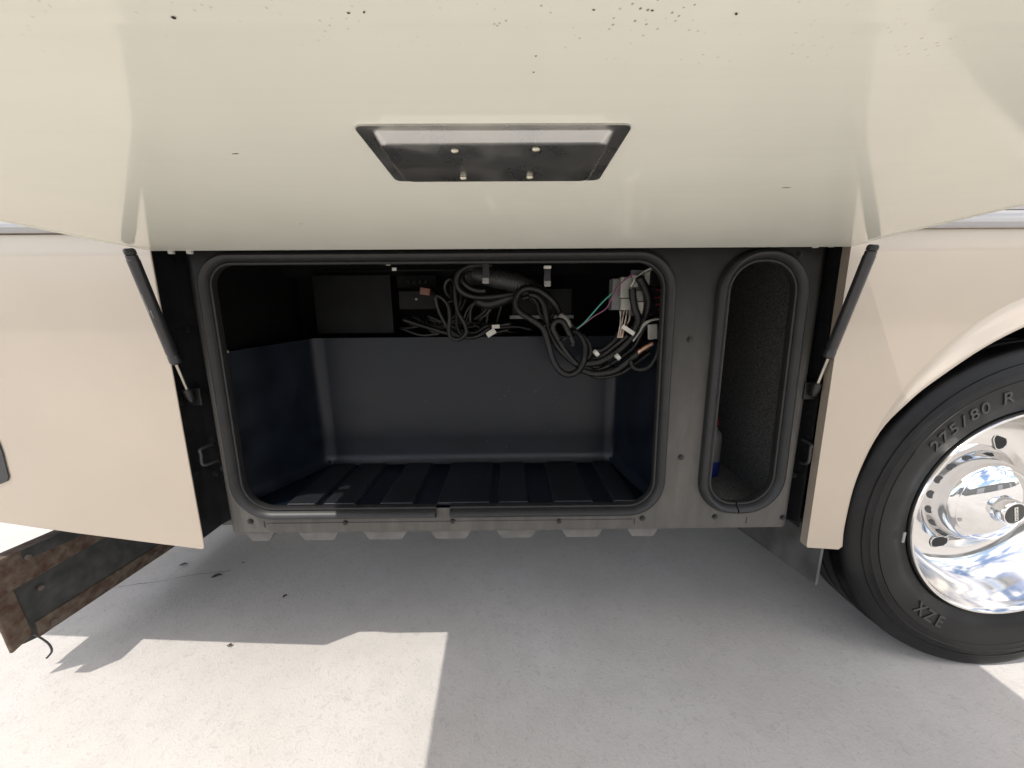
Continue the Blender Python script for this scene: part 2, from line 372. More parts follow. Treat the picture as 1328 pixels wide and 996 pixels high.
# ------------------------------------------------------------------ compartment frame
def rect(px): return [(at_y(x, y, YF).x, at_y(x, y, YF).z) for x, y in px]
big_c = [(-.754, .549), (.411, .548), (.399, 1.222), (-.750, 1.222)]
nar_c = [(.563, .551), (.750, .551), (.738, 1.222), (.562, 1.222)]
big = rounded(big_c, [.085, .075, .075, .06], 10); nar = rounded(nar_c, [.075, .085, .085, .08], 10)
def grow(lp, d):
    n = len(lp); out = []
    for i in range(n):
        a = Vector(lp[i-1]); b = Vector(lp[(i+1) % n]); t_ = (b-a).normalized(); out.append((lp[i][0]+t_.y*d, lp[i][1]-t_.x*d))
    return out
bm = bmesh.new()
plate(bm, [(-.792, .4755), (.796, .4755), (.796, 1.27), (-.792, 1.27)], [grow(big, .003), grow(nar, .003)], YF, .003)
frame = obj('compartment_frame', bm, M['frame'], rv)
# soft-edged side channels
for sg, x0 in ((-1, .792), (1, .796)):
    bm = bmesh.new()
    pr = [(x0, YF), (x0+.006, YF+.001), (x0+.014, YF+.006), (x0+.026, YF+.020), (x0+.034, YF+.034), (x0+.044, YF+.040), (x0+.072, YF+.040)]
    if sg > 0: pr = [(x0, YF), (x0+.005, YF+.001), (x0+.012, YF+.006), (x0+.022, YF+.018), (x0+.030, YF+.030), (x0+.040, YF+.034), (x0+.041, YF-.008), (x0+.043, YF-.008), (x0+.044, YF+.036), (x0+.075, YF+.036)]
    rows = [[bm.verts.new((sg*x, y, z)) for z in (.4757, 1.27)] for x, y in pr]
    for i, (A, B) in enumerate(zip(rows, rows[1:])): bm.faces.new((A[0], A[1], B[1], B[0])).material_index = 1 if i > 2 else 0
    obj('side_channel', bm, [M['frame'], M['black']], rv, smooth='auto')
bm = bmesh.new(); box(bm, (-.868, YB+.0045, .478), (-.864, YF+.06, 1.27)); obj('jamb', bm, M['black'], rv)
bm = bmesh.new(); box(bm, (.862, YB+.0245, .478), (.866, YF+.06, 1.27)); obj('jamb', bm, M['black'], rv)
bm = bmesh.new(); box(bm, (-.864, YB+.006, 1.262), (.862, 1.45, 1.268)); obj('header', bm, M['black'], rv)
# bottom lip that returns inwards
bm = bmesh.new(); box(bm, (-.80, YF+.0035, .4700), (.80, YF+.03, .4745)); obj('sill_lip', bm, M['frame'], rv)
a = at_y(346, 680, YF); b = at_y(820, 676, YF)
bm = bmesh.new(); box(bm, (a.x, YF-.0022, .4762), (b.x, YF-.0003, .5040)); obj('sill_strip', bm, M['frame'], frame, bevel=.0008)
# slits in the sill
for px_, py_ in ((343, 680), (823, 676), (968, 675)):
    q = at_y(px_, py_, YF-.0006); bm = bmesh.new(); box(bm, (q.x-.001, YF-.001, q.z-.010), (q.x+.001, YF-.0002, q.z+.010)); obj('slit', bm, M['hole'], frame)
# lining boxes
def liner(x0, x1, y0, y1, z0, z1, m, nm):
    bm = bmesh.new(); v = [bm.verts.new(q) for q in ((x0,y0,z0),(x1,y0,z0),(x1,y1,z0),(x0,y1,z0),(x0,y0,z1),(x1,y0,z1),(x1,y1,z1),(x0,y1,z1))]
    for f in ((0,3,2,1),(4,5,6,7),(1,2,6,5),(2,3,7,6),(3,0,4,7)): bm.faces.new([v[i] for i in f])
    return obj(nm, bm, m, rv)
liner(-.79, .45, YF+.031, 1.44, .485, 1.258, M['lining'], 'bay_lining')
liner(.515, .785, YF+.004, 1.46, .535, 1.256, M['carpet'], 'carpet_lining')

# rubber seals, swept round each opening
def sweep(lp, prof, name, gap=None):
    """lp in XZ; prof (outward n, y); gap=(start,end) index span left out"""
    n = len(lp); idx = list(range(n)); closed = gap is None
    bm = bmesh.new(); rows = []
    for i in idx:
        a = Vector(lp[i-1]); b = Vector(lp[(i+1) % n]); t_ = (b-a).normalized(); nx, nz = t_.y, -t_.x
        rows.append([bm.verts.new((lp[i][0]+nx*q, y, lp[i][1]+nz*q)) for q, y in prof])
    for i in range(n if closed else n-1):
        A = rows[i]; B = rows[(i+1) % n]
        for k in range(len(prof)-1): bm.faces.new((A[k], A[k+1], B[k+1], B[k]))
    if not closed:
        bm.faces.new(rows[0]); bm.faces.new(rows[-1][::-1])
    return obj(name, bm, M['seal'], frame, smooth='auto')
SP = [(q if q < .006 else .006+(q-.006)*.76, y) for q, y in [(.002, YF+.016), (-.004, YF+.012), (-.0065, YF-.002), (-.005, YF-.008), (-.001, YF-.0085), (.003, YF-.006), (.0055, YF-.012), (.011, YF-.0195), (.019, YF-.0225), (.027, YF-.020), (.033, YF-.012), (.0355, YF-.003), (.036, YF+.001)]]
def open_at(lp, x, g):
    """cut the loop open on its bottom run at x, leaving a gap g"""
    n = len(lp); zb = min(p[1] for p in lp); k = max((i for i in range(n)), key=lambda i: (lp[(i+1) % n][0]-lp[i][0]) if abs(lp[i][1]-zb) < .02 else -9)
    a = lp[k]; b = lp[(k+1) % n]
    def zat(xx): return a[1]+(b[1]-a[1])*(xx-a[0])/(b[0]-a[0])
    rest = [lp[(k+1+i) % n] for i in range(n)]
    return [(x+g, zat(x+g))] + rest + [(x, zat(x))]
s1 = open_at(big, at_y(566, 660, YF).x, .040)
# the loop is open: end normals need straight neighbours, so pad them
def sweep_open(lp, name):
    bm = bmesh.new(); rows = []; n = len(lp)
    for i in range(n):
        a = Vector(lp[max(0, i-1)]); b = Vector(lp[min(n-1, i+1)]); t_ = (b-a).normalized(); nx, nz = t_.y, -t_.x
        rows.append([bm.verts.new((lp[i][0]+nx*q, y, lp[i][1]+nz*q)) for q, y in SP])
    for A, B in zip(rows, rows[1:]):
        for k in range(len(SP)-1): bm.faces.new((A[k], A[k+1], B[k+1], B[k]))
    bm.faces.new(rows[0]); bm.faces.new(rows[-1][::-1])
    return obj(name, bm, M['seal'], frame, smooth='auto')
sw = sweep_open(s1, 'rubber_seal'); sw['label'] = 'rubber seal round the wide opening'
sw = sweep_open(open_at(nar, at_y(951, 660, YF).x, .004), 'rubber_seal'); sw['label'] = 'rubber seal round the narrow opening'
# bolts on the frame
def bolt_bm(r=.0062):
    bm = bmesh.new()
    for rr, y0, y1, n in ((r*1.35, 0, -.0015, 14), (r, -.0015, -.004, 12), (r*.55, -.004, -.0052, 12)):
        c0 = [bm.verts.new((rr*math.cos(2*math.pi*k/n), y0, rr*math.sin(2*math.pi*k/n))) for k in range(n)]
        c1 = [bm.verts.new((rr*math.cos(2*math.pi*k/n), y1, rr*math.sin(2*math.pi*k/n))) for k in range(n)]
        for k in range(n): bm.faces.new((c0[k], c0[(k+1) % n], c1[(k+1) % n], c1[k]))
        bm.faces.new(c1)
    return bm
b0 = None
for px_, py_ in ((895, 440), (883, 593), (448, 678), (587, 676), (725, 676), (833, 672), (927, 670), (1015, 671), (1038, 329), (325, 676), (1037, 565), (1033, 593), (1036, 620), (269, 573), (283, 611), (273, 618), (235, 428)):
    q = at_y(px_, py_, YF-.0003)
    if abs(q.x) > .80: q.y = YF+.018
    if b0 is None: b0 = obj('bolt', bolt_bm(), M['bolt'], frame, smooth='auto'); b0.location = q
    else: copyto(b0, q, frame)

# strikers (wire loops the door latches on)
for sg in (-1, 1):
    if sg < 0: pts = [at_y(276, 576, .985), at_y(260, 583, .955), at_y(261, 590, .952), at_y(264, 603, .952), at_y(284, 597, .985)]
    else: pts = [at_y(1040, 570, .985), at_y(1052, 577, .957), at_y(1051, 583, .955), at_y(1048, 600, .955), at_y(1036, 600, .985)]
    bm = bmesh.new(); tube(bm, smoothpts(pts, 4), .0042, 8); sk = obj('striker', bm, M['strut'], frame, smooth=True)
# hinge tabs peeping out under the door edge
h0 = None
for px_, py_ in ((222, 326), (246, 326), (1058, 318), (1079, 317)):
    q = at_y(px_, py_, .945)
    if h0 is None:
        bm = bmesh.new(); box(bm, (-.006, -.004, -.006), (.006, .004, .012)); h0 = obj('hinge_tab', bm, M['white'], frame, bevel=.001); h0.location = q
    else: copyto(h0, q, frame)

# ------------------------------------------------------------------ raised door
TH = R(1.9); ZH = 1.245
def D(x, v, d=0):
    """door coordinates: x along, v outward from the hinge, d downwards out of the inner skin"""
    return Vector((x, YB - v*math.cos(TH) - d*math.sin(TH), ZH + v*math.sin(TH) - d*math.cos(TH)))
def at_door(px, py, d=0):
    n = Vector((0, math.sin(TH), math.cos(TH))); r_ = ray(px, py); p0 = D(0, 0, d); return EYE + r_*((p0-EYE).dot(n)/r_.dot(n))
def uv_door(px, py, d=0):
    q = at_door(px, py, d); return q.x, (YB-q.y)/math.cos(TH)
VD, XL, XR = .82, -.848, .805
outl = [(XL+.012, -.002), (XR+.02, -.002), (XR+.02, .02), (XR, .07), (XR, VD), (XL, VD), (XL, .02)]
bm = bmesh.new()
# inner skin with a pressed crease, sides and the curved outer skin
def strip(vals):
    rows = []
    for v, d in vals:
        row = []
        for k in range(9):
            t_ = k/8; xr = XR+.022 if v < .03 else (XR + .022*max(0, (.09-v)/.06))
            row.append(bm.verts.new(D(XL+(xr-XL)*t_, v, d)))
        rows.append(row)
    for A, B in zip(rows, rows[1:]):
        for k in range(8): bm.faces.new((A[k], A[k+1], B[k+1], B[k]))
    return rows
inner = strip([(0, 0), (.03, 0), (.06, 0), (.09, 0), (.2, 0), (.4, 0), (.6, 0), (.66, 0), (.671, 0), (.6728, .00005), (.6742, .00005), (.676, 0), (.69, 0), (.75, 0), (VD-.03, 0), (VD-.012, 0), (VD, -.004),
               (VD+.012, -.016), (VD+.008, -.03), (VD-.03, -.038), (.6, -.043), (.3, -.043), (.05, -.040), (0, -.034), (0, 0)])
for side in (0, -1):
    ring = [r_[side] for r_ in inner[:-1]]
    if side == 0: ring = ring[::-1]
    bm.faces.new(ring)
bmesh.ops.remove_doubles(bm, verts=bm.verts, dist=1e-5)
door = obj('compartment_door', bm, M['cream'], rv, smooth='flat')
# thin edge bead down each side of the inner skin
for x0, x1 in ((XL+.0005, XL+.0105), (XR-.0105, XR-.0005)):
    bm = bmesh.new()
    pr = [(x0, -.0004), (x0+.002, .0016), (x1-.003, .0016), (x1, -.0004)]
    rows = [[bm.verts.new(D(x, v, d)) for v in (.075, VD-.03)] for x, d in pr]
    for A, B in zip(rows, rows[1:]): bm.faces.new((A[0], A[1], B[1], B[0]))
    bm.faces.new([r_[0] for r_ in rows]); bm.faces.new([r_[1] for r_ in rows][::-1])
    obj('edge_bead', bm, M['cream'], door, smooth='auto')
# chips in the paint
for px_, py_, L_, a_ in ((305, 199, .010, .1), (390, 290, .010, 0), (692, 93, .0018, .4), (695, 72, .0016, 1.2), (1020, 243, .014, 0), (225, 22, .0036, .3), (955, 17, .0026, -.6), (846, 13, .002, 0), (770, 12, .002, 0), (472, 15, .0022, 1), (452, 16, .002, 0)):
    x, v = uv_door(px_, py_); bm = bmesh.new(); vs = []
    for k in range(8):
        t_ = 2*math.pi*k/8; du = L_*.5*math.cos(t_)*random.uniform(.8, 1.1); dv = (.0009 if L_ > .006 else L_*.3)*math.sin(t_)*random.uniform(.7, 1.2)
        vs.append(bm.verts.new(D(x+du*math.cos(a_)-dv*math.sin(a_), v+du*math.sin(a_)+dv*math.cos(a_), .0004)))
    bm.faces.new(vs); obj('paint_chip', bm, M['leaf'], door)

# latch plate: pressed pan with a flange, on the door's inner face
bm = bmesh.new()
x0, x1, v0, v1 = -.137, .113, .432, .562      # flange; v1 = nearer the camera
def rr(x0, x1, v0, v1, r_, d):
    return [bm.verts.new(D(x, v, d)) for x, v in rounded([(x0, v0), (x1, v0), (x1, v1), (x0, v1)], r_, 4)]
L = [rr(x0, x1, v0, v1, .008, .0), rr(x0, x1, v0, v1, .008, .0018), rr(x0+.0120, x1-.0120, v0+.012, v1-.006, .006, .0019), rr(x0+.0140, x1-.0140, v0+.015, v1-.0072, .007, .0028),
     rr(x0+.0185, x1-.0185, v0+.026, v1-.0095, .009, .0115), rr(x0+.0200, x1-.0200, v0+.0285, v1-.0115, .009, .0125)]
for A, B in zip(L, L[1:]):
    n = len(A)
    for k in range(n): bm.faces.new((A[k], A[(k+1) % n], B[(k+1) % n], B[k]))
bm.faces.new(L[-1])
latch = obj('latch_plate', bm, M['latch'], door, smooth='auto')
v0_ = None
for px_, py_ in ((590, 196), (695, 194), (601, 231), (687, 230)):
    q = at_door(px_, py_, .0125); n = Vector((0, -math.sin(TH), -math.cos(TH)))
    if v0_ is None:
        bm = bmesh.new(); rings = []
        for rr_, dd in ((.0042, 0), (.0040, .0012), (.0030, .0022), (.0012, .0028)):
            rings.append([bm.verts.new(Vector((rr_*math.cos(2*math.pi*k/12), rr_*math.sin(2*math.pi*k/12), 0)) + n*dd) for k in range(12)])
        for A, B in zip(rings, rings[1:]):
            for k in range(12): bm.faces.new((A[k], A[(k+1) % 12], B[(k+1) % 12], B[k]))
        bm.faces.new(rings[-1]); v0_ = obj('rivet', bm, M['rivet'], latch, smooth=True); v0_.location = q
    else: copyto(v0_, q, latch)

# ------------------------------------------------------------------ gas struts
def strut(T, B, lab):
    T = Vector(T); B = Vector(B); ax = (B-T); L_ = ax.length; a = ax/L_
    st = bpy.data.objects.new('gas_strut', None); COL.objects.link(st); st.location = B; st['label'] = lab
    attach(st, rv); st.matrix_parent_inverse = Matrix.Translation(-Vector(rv.location))
    def cyl(nm, t0, t1, prof, m):
        bm = bmesh.new(); tube(bm, [T+a*(L_*(t0+(t1-t0)*k)) for k, _ in prof], 0, 16, rf=lambda i, N: prof[i][1]); return obj(nm, bm, m, st, smooth='auto')
    c = cyl('cylinder', .035, .74, [(0, .008), (.006, .0110), (.04, .0113), (.043, .0120), (.9, .0120), (.905, .0113), (.915, .0113), (.92, .0122), (.985, .0122), (1, .009)], M['strut'])
    cyl('rod', .742, .93, [(0, .0042), (1, .0042)], M['rod'])
    cyl('end_fitting', .93, 1.02, [(0, .006), (.1, .010), (.7, .010), (1, .007)], M['bolt'])
    cyl('top_fitting', 0, .034, [(0, .008), (.3, .011), (1, .011)], M['bolt'])
    # bracket with its ball stud
    bm = bmesh.new(); s = -1 if B.x < 0 else 1
    box(bm, (B.x-.016, B.y+.012, B.z-.024), (B.x+.016, B.y+.016, B.z+.022)); box(bm, (B.x-.006, B.y-.004, B.z-.012), (B.x+.006, B.y+.0118, B.z))
    obj('bracket', bm, M['bolt'], st, bevel=.0015)
    # faint print on the cylinder: rows of tiny unreadable marks
    bm = bmesh.new(); side = a.cross(Vector((0, 1, 0))).normalized(); fr = side.cross(a).normalized()
    if fr.y > 0: fr = -fr
    for row, n_ in ((-1, 12), (1, 5)):
        for k in range(n_):
            q = T + a*(L_*(.27+.010*k+(.10 if row > 0 else 0))); nrm = (fr + side*(.22*row)).normalized(); tg = nrm.cross(a)
            obox(bm, q+nrm*.0120, a, tg, nrm, .0011, .0007*random.uniform(.6, 1.3), .0003)
    if B.x < 0:
        o = obj('printed_mark', bm, M['print'], st); o['kind'] = 'stuff'
    else: bm.free()
strut(D(-.838, .062, .006), at_y(247, 516, .958), 'gas strut at the left end of the door')
strut(D(.828, .055, .006), at_y(1056, 508, .958), 'gas strut at the right end of the door')

# ------------------------------------------------------------------ wheel
wheel = bpy.data.objects.new('wheel', None); COL.objects.link(wheel); wheel.location = (WX, 1.08, WZ)
wheel.parent = rv; wheel.matrix_parent_inverse = Matrix.Translation(-Vector(rv.location))
RTY = .505; y0 = .946
TP = [(.318, y0+.050), (.320, y0+.030), (.324, y0+.020), (.332, y0+.014), (.350, y0+.011), (.352, y0+.009), (.375, y0+.004), (.392, y0+.002), (.408, y0+.0005), (.420, y0), (.421, y0+.002), (.4235, y0+.002), (.425, y0+.0003),
      (.440, y0+.002), (.4415, y0+.0005), (.444, y0+.0008), (.446, y0+.003), (.460, y0+.006), (.4605, y0+.004), (.464, y0+.005), (.465, y0+.008), (.480, y0+.011), (.490, y0+.015), (.4975, y0+.020), (.5025, y0+.029),
      (.5030, y0+.046), (.5040, y0+.070), (.4900, y0+.071), (.4900, y0+.079), (.5045, y0+.080), (.505, y0+.112), (.491, y0+.113), (.491, y0+.121), (.505, y0+.122), (.505, y0+.156), (.491, y0+.157), (.491, y0+.165), (.5045, y0+.166),
      (.503, y0+.20), (.499, y0+.216), (.48, y0+.235), (.42, y0+.25), (.36, y0+.245), (.32, y0+.21)]
notch = {24: .35, 25: .8, 26: .6}
NT = 520
bm = bmesh.new(); lathe_y(bm, TP, WX, WZ, NT, rmod=lambda j, k: (-.009*notch[j] if (k % 2 == 0) else 0) if j in notch else 0)
for v_ in bm.verts:                       # squash at the contact patch
    if v_.co.z < .0015: v_.co.z = .0015 + (v_.co.z-.0015)*.04
    if v_.co.z < .10 and v_.co.y < y0+.1: v_.co.y -= .018*(1-v_.co.z/.10)**1.5
obj('tyre', bm, M['tyre'], wheel, smooth='auto')
# rim: lip, barrel, dish
RP = [(.305, y0+.052), (.317, y0+.036), (.3225, y0+.022), (.3225, y0+.012), (.319, y0+.007), (.314, y0+.007), (.310, y0+.011), (.307, y0+.020), (.304, y0+.030), (.299, y0+.040), (.293, y0+.052), (.287, y0+.066), (.281, y0+.084), (.272, y0+.102), (.258, y0+.122), (.240, y0+.136),
      (.222, y0+.1445), (.205, y0+.149), (.19, y0+.1505), (.17, y0+.1515), (.15, y0+.152), (.12, y0+.152)]
bm = bmesh.new(); NR = 160; rings = lathe_y(bm, RP, WX, WZ, NR)
rim = obj('rim', bm, M['chrome'], wheel, smooth='auto')
# hand holes: dark slots let into the dish (rounded rim, deep well)
hole_y = y0+.1495
def hole(cx, cz, ang):
    bm = bmesh.new(); out = []
    ca, sa = math.cos(ang), math.sin(ang)
    lp = rounded([(-.0185, -.027), (.0185, -.027), (.0185, .027), (-.0185, .027)], .017, 6)
    levels = [(1.12, -.0012), (1.04, -.0028), (.97, -.0005), (.95, .0006)]
    for s, dy in levels:
        out.append([bm.verts.new((cx+(u*ca-v*sa)*s, hole_y+dy, cz+(u*sa+v*ca)*s)) for u, v in lp])
    for A, B in zip(out, out[1:]):
        n = len(A)
        for k in range(n): bm.faces.new((A[k], A[(k+1) % n], B[(k+1) % n], B[k]))
    return bm, [(cx+(u*ca-v*sa)*.96, cz+(u*sa+v*ca)*.96) for u, v in lp]
HP = []
q1 = at_y(1218, 702, hole_y); q2 = at_y(1297, 572, hole_y)
for q, ang in ((q1, R(100)), (q2, R(25))):
    bm, lp = hole(q.x, q.z, ang); obj('hole_rim', bm, M['chrome'], wheel, smooth=True)
    bm = bmesh.new(); vs = [bm.verts.new((x, hole_y-.0012, z)) for x, z in lp]; bm.faces.new(vs); obj('hand_hole', bm, M['hole'], wheel)
# hub cover
YH = 1.025
HB = [(.170, y0+.1515), (.158, 1.093), (.150, 1.085), (.1455, 1.076), (.142, 1.066), (.137, 1.052), (.132, 1.040), (.128, YH+.006), (.1235, YH+.0015), (.1175, YH-.001), (.115, YH-.003), (.1135, YH-.0025), (.112, YH-.001), (.110, YH-.002), (.104, YH-.006), (.094, YH-.011), (.078, YH-.017), (.06, YH-.0215), (.046, YH-.024), (.0405, YH-.0255)]
bm = bmesh.new(); lathe_y(bm, HB, WX, WZ+.002, 128)
obj('hub_cover', bm, M['chrome2'], wheel, smooth='auto')
CP = [(.0405, YH-.0235), (.0395, YH-.032), (.0385, YH-.044), (.037, YH-.0505), (.0345, YH-.0535), (.0315, YH-.0535), (.0300, YH-.0515)]
bm = bmesh.new(); lathe_y(bm, CP, WX, WZ+.002, 64); obj('centre_cap', bm, M['chrome2'], wheel, smooth='auto')
bm = bmesh.new(); rg = lathe_y(bm, [(.0305, YH-.0512), (.029, YH-.0528), (.015, YH-.0538)], WX, WZ+.002, 48); bm.faces.new(rg[-1]); obj('cap_badge', bm, M['badge'], wheel, smooth='auto')
# badge bar with its upright lettering
ba = R(15); ux = Vector((math.cos(ba), 0, math.sin(ba))); uz = Vector((-math.sin(ba), 0, math.cos(ba)))
bc = Vector((WX, YH-.0546, WZ+.002)); bm = bmesh.new(); obox(bm, bc, ux, Vector((0, 1, 0)), uz, .0052, .0006, .0225); obj('badge_bar', bm, M['white'], wheel, bevel=.0006)
# slots round the cover's side
for k in range(9):
    a = R(112+k*21); r_ = .1430; c_ = Vector((WX+r_*math.cos(a), 1.070, WZ+.002+r_*math.sin(a)))
    tg = Vector((-math.sin(a), 0, math.cos(a))); n_ = Vector((math.cos(a), -.55, math.sin(a))).normalized(); ay = tg.cross(n_)
    bm = bmesh.new(); vs = [bm.verts.new(c_+n_*.0012+tg*(.0135*math.cos(2*math.pi*i/14))+ay*(.0095*math.sin(2*math.pi*i/14))) for i in range(14)]
    bk = [bm.verts.new(v_.co-n_*.004) for v_ in vs]; bm.faces.new(vs)
    for i in range(14): bm.faces.new((vs[i], vs[(i+1) % 14], bk[(i+1) % 14], bk[i]))
    obj('cover_slot', bm, M['midgrey'], wheel)

def letters(txt, place, size, m, parent, name, ext=.0012, flip=None):
    """each character as a mesh of its own: place(i) -> (origin, right, up, normal)"""
    for i, ch in enumerate(txt):
        if ch == ' ': continue
        cu = bpy.data.curves.new('txt', 'FONT'); cu.body = ch; cu.size = size; cu.extrude = ext; cu.align_x = 'CENTER'; cu.align_y = 'CENTER'; cu.resolution_u = 4; cu.offset = size*.012
        to = bpy.data.objects.new('txt', cu); COL.objects.link(to)
        me = bpy.data.meshes.new_from_object(to.evaluated_get(bpy.context.evaluated_depsgraph_get()))
        o_, rx, uy, nz = place(i)
        me.transform(Matrix(((rx.x, uy.x, nz.x, o_.x), (rx.y, uy.y, nz.y, o_.y), (rx.z, uy.z, nz.z, o_.z), (0, 0, 0, 1))))
        bmj = bmesh.new(); bmj.from_mesh(me); obj(name, bmj, m, parent); bpy.data.objects.remove(to); bpy.data.meshes.remove(me); bpy.data.curves.remove(cu)
bpy.context.view_layer.update()
def arcplace(r_, a0, da, y, slope, inward=False):
    def f(i):
        a = R(a0 - da*i); d = Vector((math.cos(a), 0, math.sin(a))); up = (d + Vector((0, slope, 0))).normalized(); rt = Vector((math.sin(a), 0, -math.cos(a)))
        if inward: up = -up; rt = -rt
        return Vector((WX, y, WZ)) + d*r_, rt, up, rt.cross(up)
    return f
letters('275/80 R 22.5', arcplace(.384, 144.2, 4.6, y0+.0036, -.13), .051, M['letter'], wheel, 'raised_letter', .0030)
letters('XZE', arcplace(.384, 230, -6.2, y0+.0036, -.13, True), .051, M['letter'], wheel, 'raised_letter', .0030)
letters('ALCOA', lambda i: (bc + Vector((0, -.0008, 0)) + uz*(.0165-.0083*i), ux, uz, Vector((0, -1, 0))), .0085, M['badge'], wheel, 'badge_letter', .0002)
# barcode sticker
bm = bmesh.new(); q = at_y(1172, 697, y0+.0012); obox(bm, q, Vector((1, 0, 0)), Vector((0, 1, 0)), Vector((0, 0, 1)), .0035, .0012, .016); stk = obj('sticker', bm, M['ltgrey'], wheel)

# ------------------------------------------------------------------ support frame hanging behind the left panel (rusty)
sf = bpy.data.objects.new('support_frame', None); COL.objects.link(sf); sf.location = (-1.5, 1.2, .1); sf.parent = rv; sf.matrix_parent_inverse = Matrix.Translation(-Vector(rv.location)); sf['label'] = 'rusty steel support frame below the left panel'
XS = -1.50
bm = bmesh.new()
def yz(px_, py_, x): q = at_x(px_, py_, x); return (q.y, q.z)
# dark web
pw = [yz(0, 765, XS), yz(45, 826, XS), yz(220, 712, XS)]
lo0 = yz(50, 826, XS); lo1 = yz(222, 712, XS); up0 = yz(5, 775, XS); up1 = yz(150, 699, XS)
prism(bm, [(XS, lo0[0]-.035, lo0[1]+.01), (XS, lo0[0], lo0[1]), (XS, 1.75, lo1[1]+(lo1[1]-lo0[1])*.3), (XS, 1.75, up1[1]+.06), (XS, up0[0]-.03, up0[1]+.05)], (-.012, 0, 0)); obj('web_plate', bm, M['rustdark'], sf)
# upper rail, proud of the web
bm = bmesh.new(); tp = yz(0, 724, XS+.03); tp1 = yz(118, 688, XS+.03); bt = yz(5, 773, XS+.03)
prism(bm, [(XS+.03, tp[0]-.06, tp[1]), (XS+.03, 1.75, tp1[1]), (XS+.03, 1.75, bt[1]+.01), (XS+.03, bt[0]-.06, bt[1])], (-.05, 0, 0)); obj('rail', bm, M['rust'], sf, bevel=.004)
bm = bmesh.new(); a0 = yz(28, 723, XS+.032); a1 = yz(120, 688, XS+.032)
prism(bm, [(XS+.032, a0[0], a0[1]-.014), (XS+.032, a1[0]+.2, a1[1]-.02), (XS+.032, a1[0]+.2, a1[1]+.018), (XS+.032, a0[0], a0[1]+.022)], (-.003, 0, 0)); obj('rail_plate', bm, M['rustdark'], sf)
# bottom flange and end post
bm = bmesh.new(); prism(bm, [(XS+.006, lo0[0], lo0[1]), (XS+.006, 1.75, lo1[1]+(lo1[1]-lo0[1])*.3), (XS+.006, 1.75, lo1[1]+(lo1[1]-lo0[1])*.3+.05), (XS+.006, lo0[0], lo0[1]+.055)], (-.02, 0, 0)); obj('flange', bm, M['rust'], sf, bevel=.003)
bm = bmesh.new(); pp = [yz(-14, 770, XS+.02), yz(20, 760, XS+.02), yz(48, 822, XS+.02), yz(20, 848, XS+.02)]
prism(bm, [(XS+.012, *q) for q in pp], (-.0115, 0, 0)); obj('end_post', bm, M['rust'], sf, bevel=.004)
b1 = None
for px_, py_, s_ in ((36, 722, .034), (53, 762, .008), (201, 718, .008), (70, 806, .008)):
    q = at_x(px_, py_, XS+s_)
    if b1 is None:
        bm = bmesh.new(); tube(bm, [Vector((x, 0, 0)) for x in (0, .002, .004, .005)], 0, 12, rf=lambda i, N: (.009, .009, .007, .003)[i]); b1 = obj('bolt', bm, M['rustbolt'], sf, smooth=True); b1.location = q
    else: copyto(b1, q, sf)
bm = bmesh.new(); tube(bm, smoothpts([at_x(x, y, XS+.025) for x, y in ((44, 823), (54, 828), (64, 836), (67, 845), (60, 854))], 5), .0028, 6); obj('loose_wire', bm, M['rustdark'], sf, smooth=True)

# ------------------------------------------------------------------ storage tub
tub = thing('storage_tub', 'black moulded plastic tub with a ribbed floor inside the wide open bay', 'tub', (-.15, 1.12, .47))
ZT = .556
def wallmesh(name, quads, th, m=M['tub']):
    bm = bmesh.new()
    for a, b, c, d, off in quads:
        prism(bm, [a, b, c, d], off)
    return obj(name, bm, m, tub, bevel=.004)
BL, BRt = -.662, .376; FL, FR = -.778, .424; YBK = 1.283; YFR = YF+.032
zb = 1.012
rows = []
bm = bmesh.new()
# one continuous moulded shell: left wall, back wall, right wall with soft corners
def shell_line(z, t_):
    """plan outline of the inner wall at relative height t_ (0 floor .. 1 rim)"""
    fl = FL-.002*t_; bl = BL-.004*t_; br = BRt-.004*t_; fr = FR
    pts = [(fl, YFR), (fl+(bl-fl)*.5, (YFR+YBK)/2), (bl-.012, YBK-.030), (bl-.002, YBK-.010), (bl+.012, YBK-.001), (bl+.035, YBK), (bl+.3, YBK), ((bl+br)/2, YBK), (br-.3, YBK), (br-.035, YBK), (br-.012, YBK-.001), (br+.002, YBK-.010), (br+.010, YBK-.030), (br+(fr-br)*.5, (YFR+YBK)/2), (fr, YFR)]
    return pts
def ztop(x, y):
    k = (y-YFR)/(YBK-YFR); return (.994+(zb-.994)*k) if x < 0 and y < YBK-.02 else zb
prev = None
for t_ in (0, .03, .08, .2, .5, .8, .96, 1):
    ring = []
    infl = {0: .020, .03: .006, .08: 0}.get(t_, 0)
    for x, y in shell_line(0, t_):
        zz = ZT + (ztop(x, y)-ZT)*t_
        dx = infl if x < BL else (-infl if x > BRt else 0); dy = -infl if y > YBK-.02 else 0
        ring.append(bm.verts.new((x+dx, y+dy, zz)))
    if prev:
        for k in range(len(ring)-1): bm.faces.new((prev[k], prev[k+1], ring[k+1], ring[k]))
    prev = ring
# rim rolled outwards
ring = [bm.verts.new((v_.co.x + (-.02 if v_.co.x < BL else (.02 if v_.co.x > BRt else 0)), v_.co.y + (.02 if v_.co.y > YBK-.02 else 0), v_.co.z)) for v_ in prev]
for k in range(len(ring)-1): bm.faces.new((prev[k], prev[k+1], ring[k+1], ring[k]))
obj('tub_wall', bm, M['tub'], tub, smooth='auto')
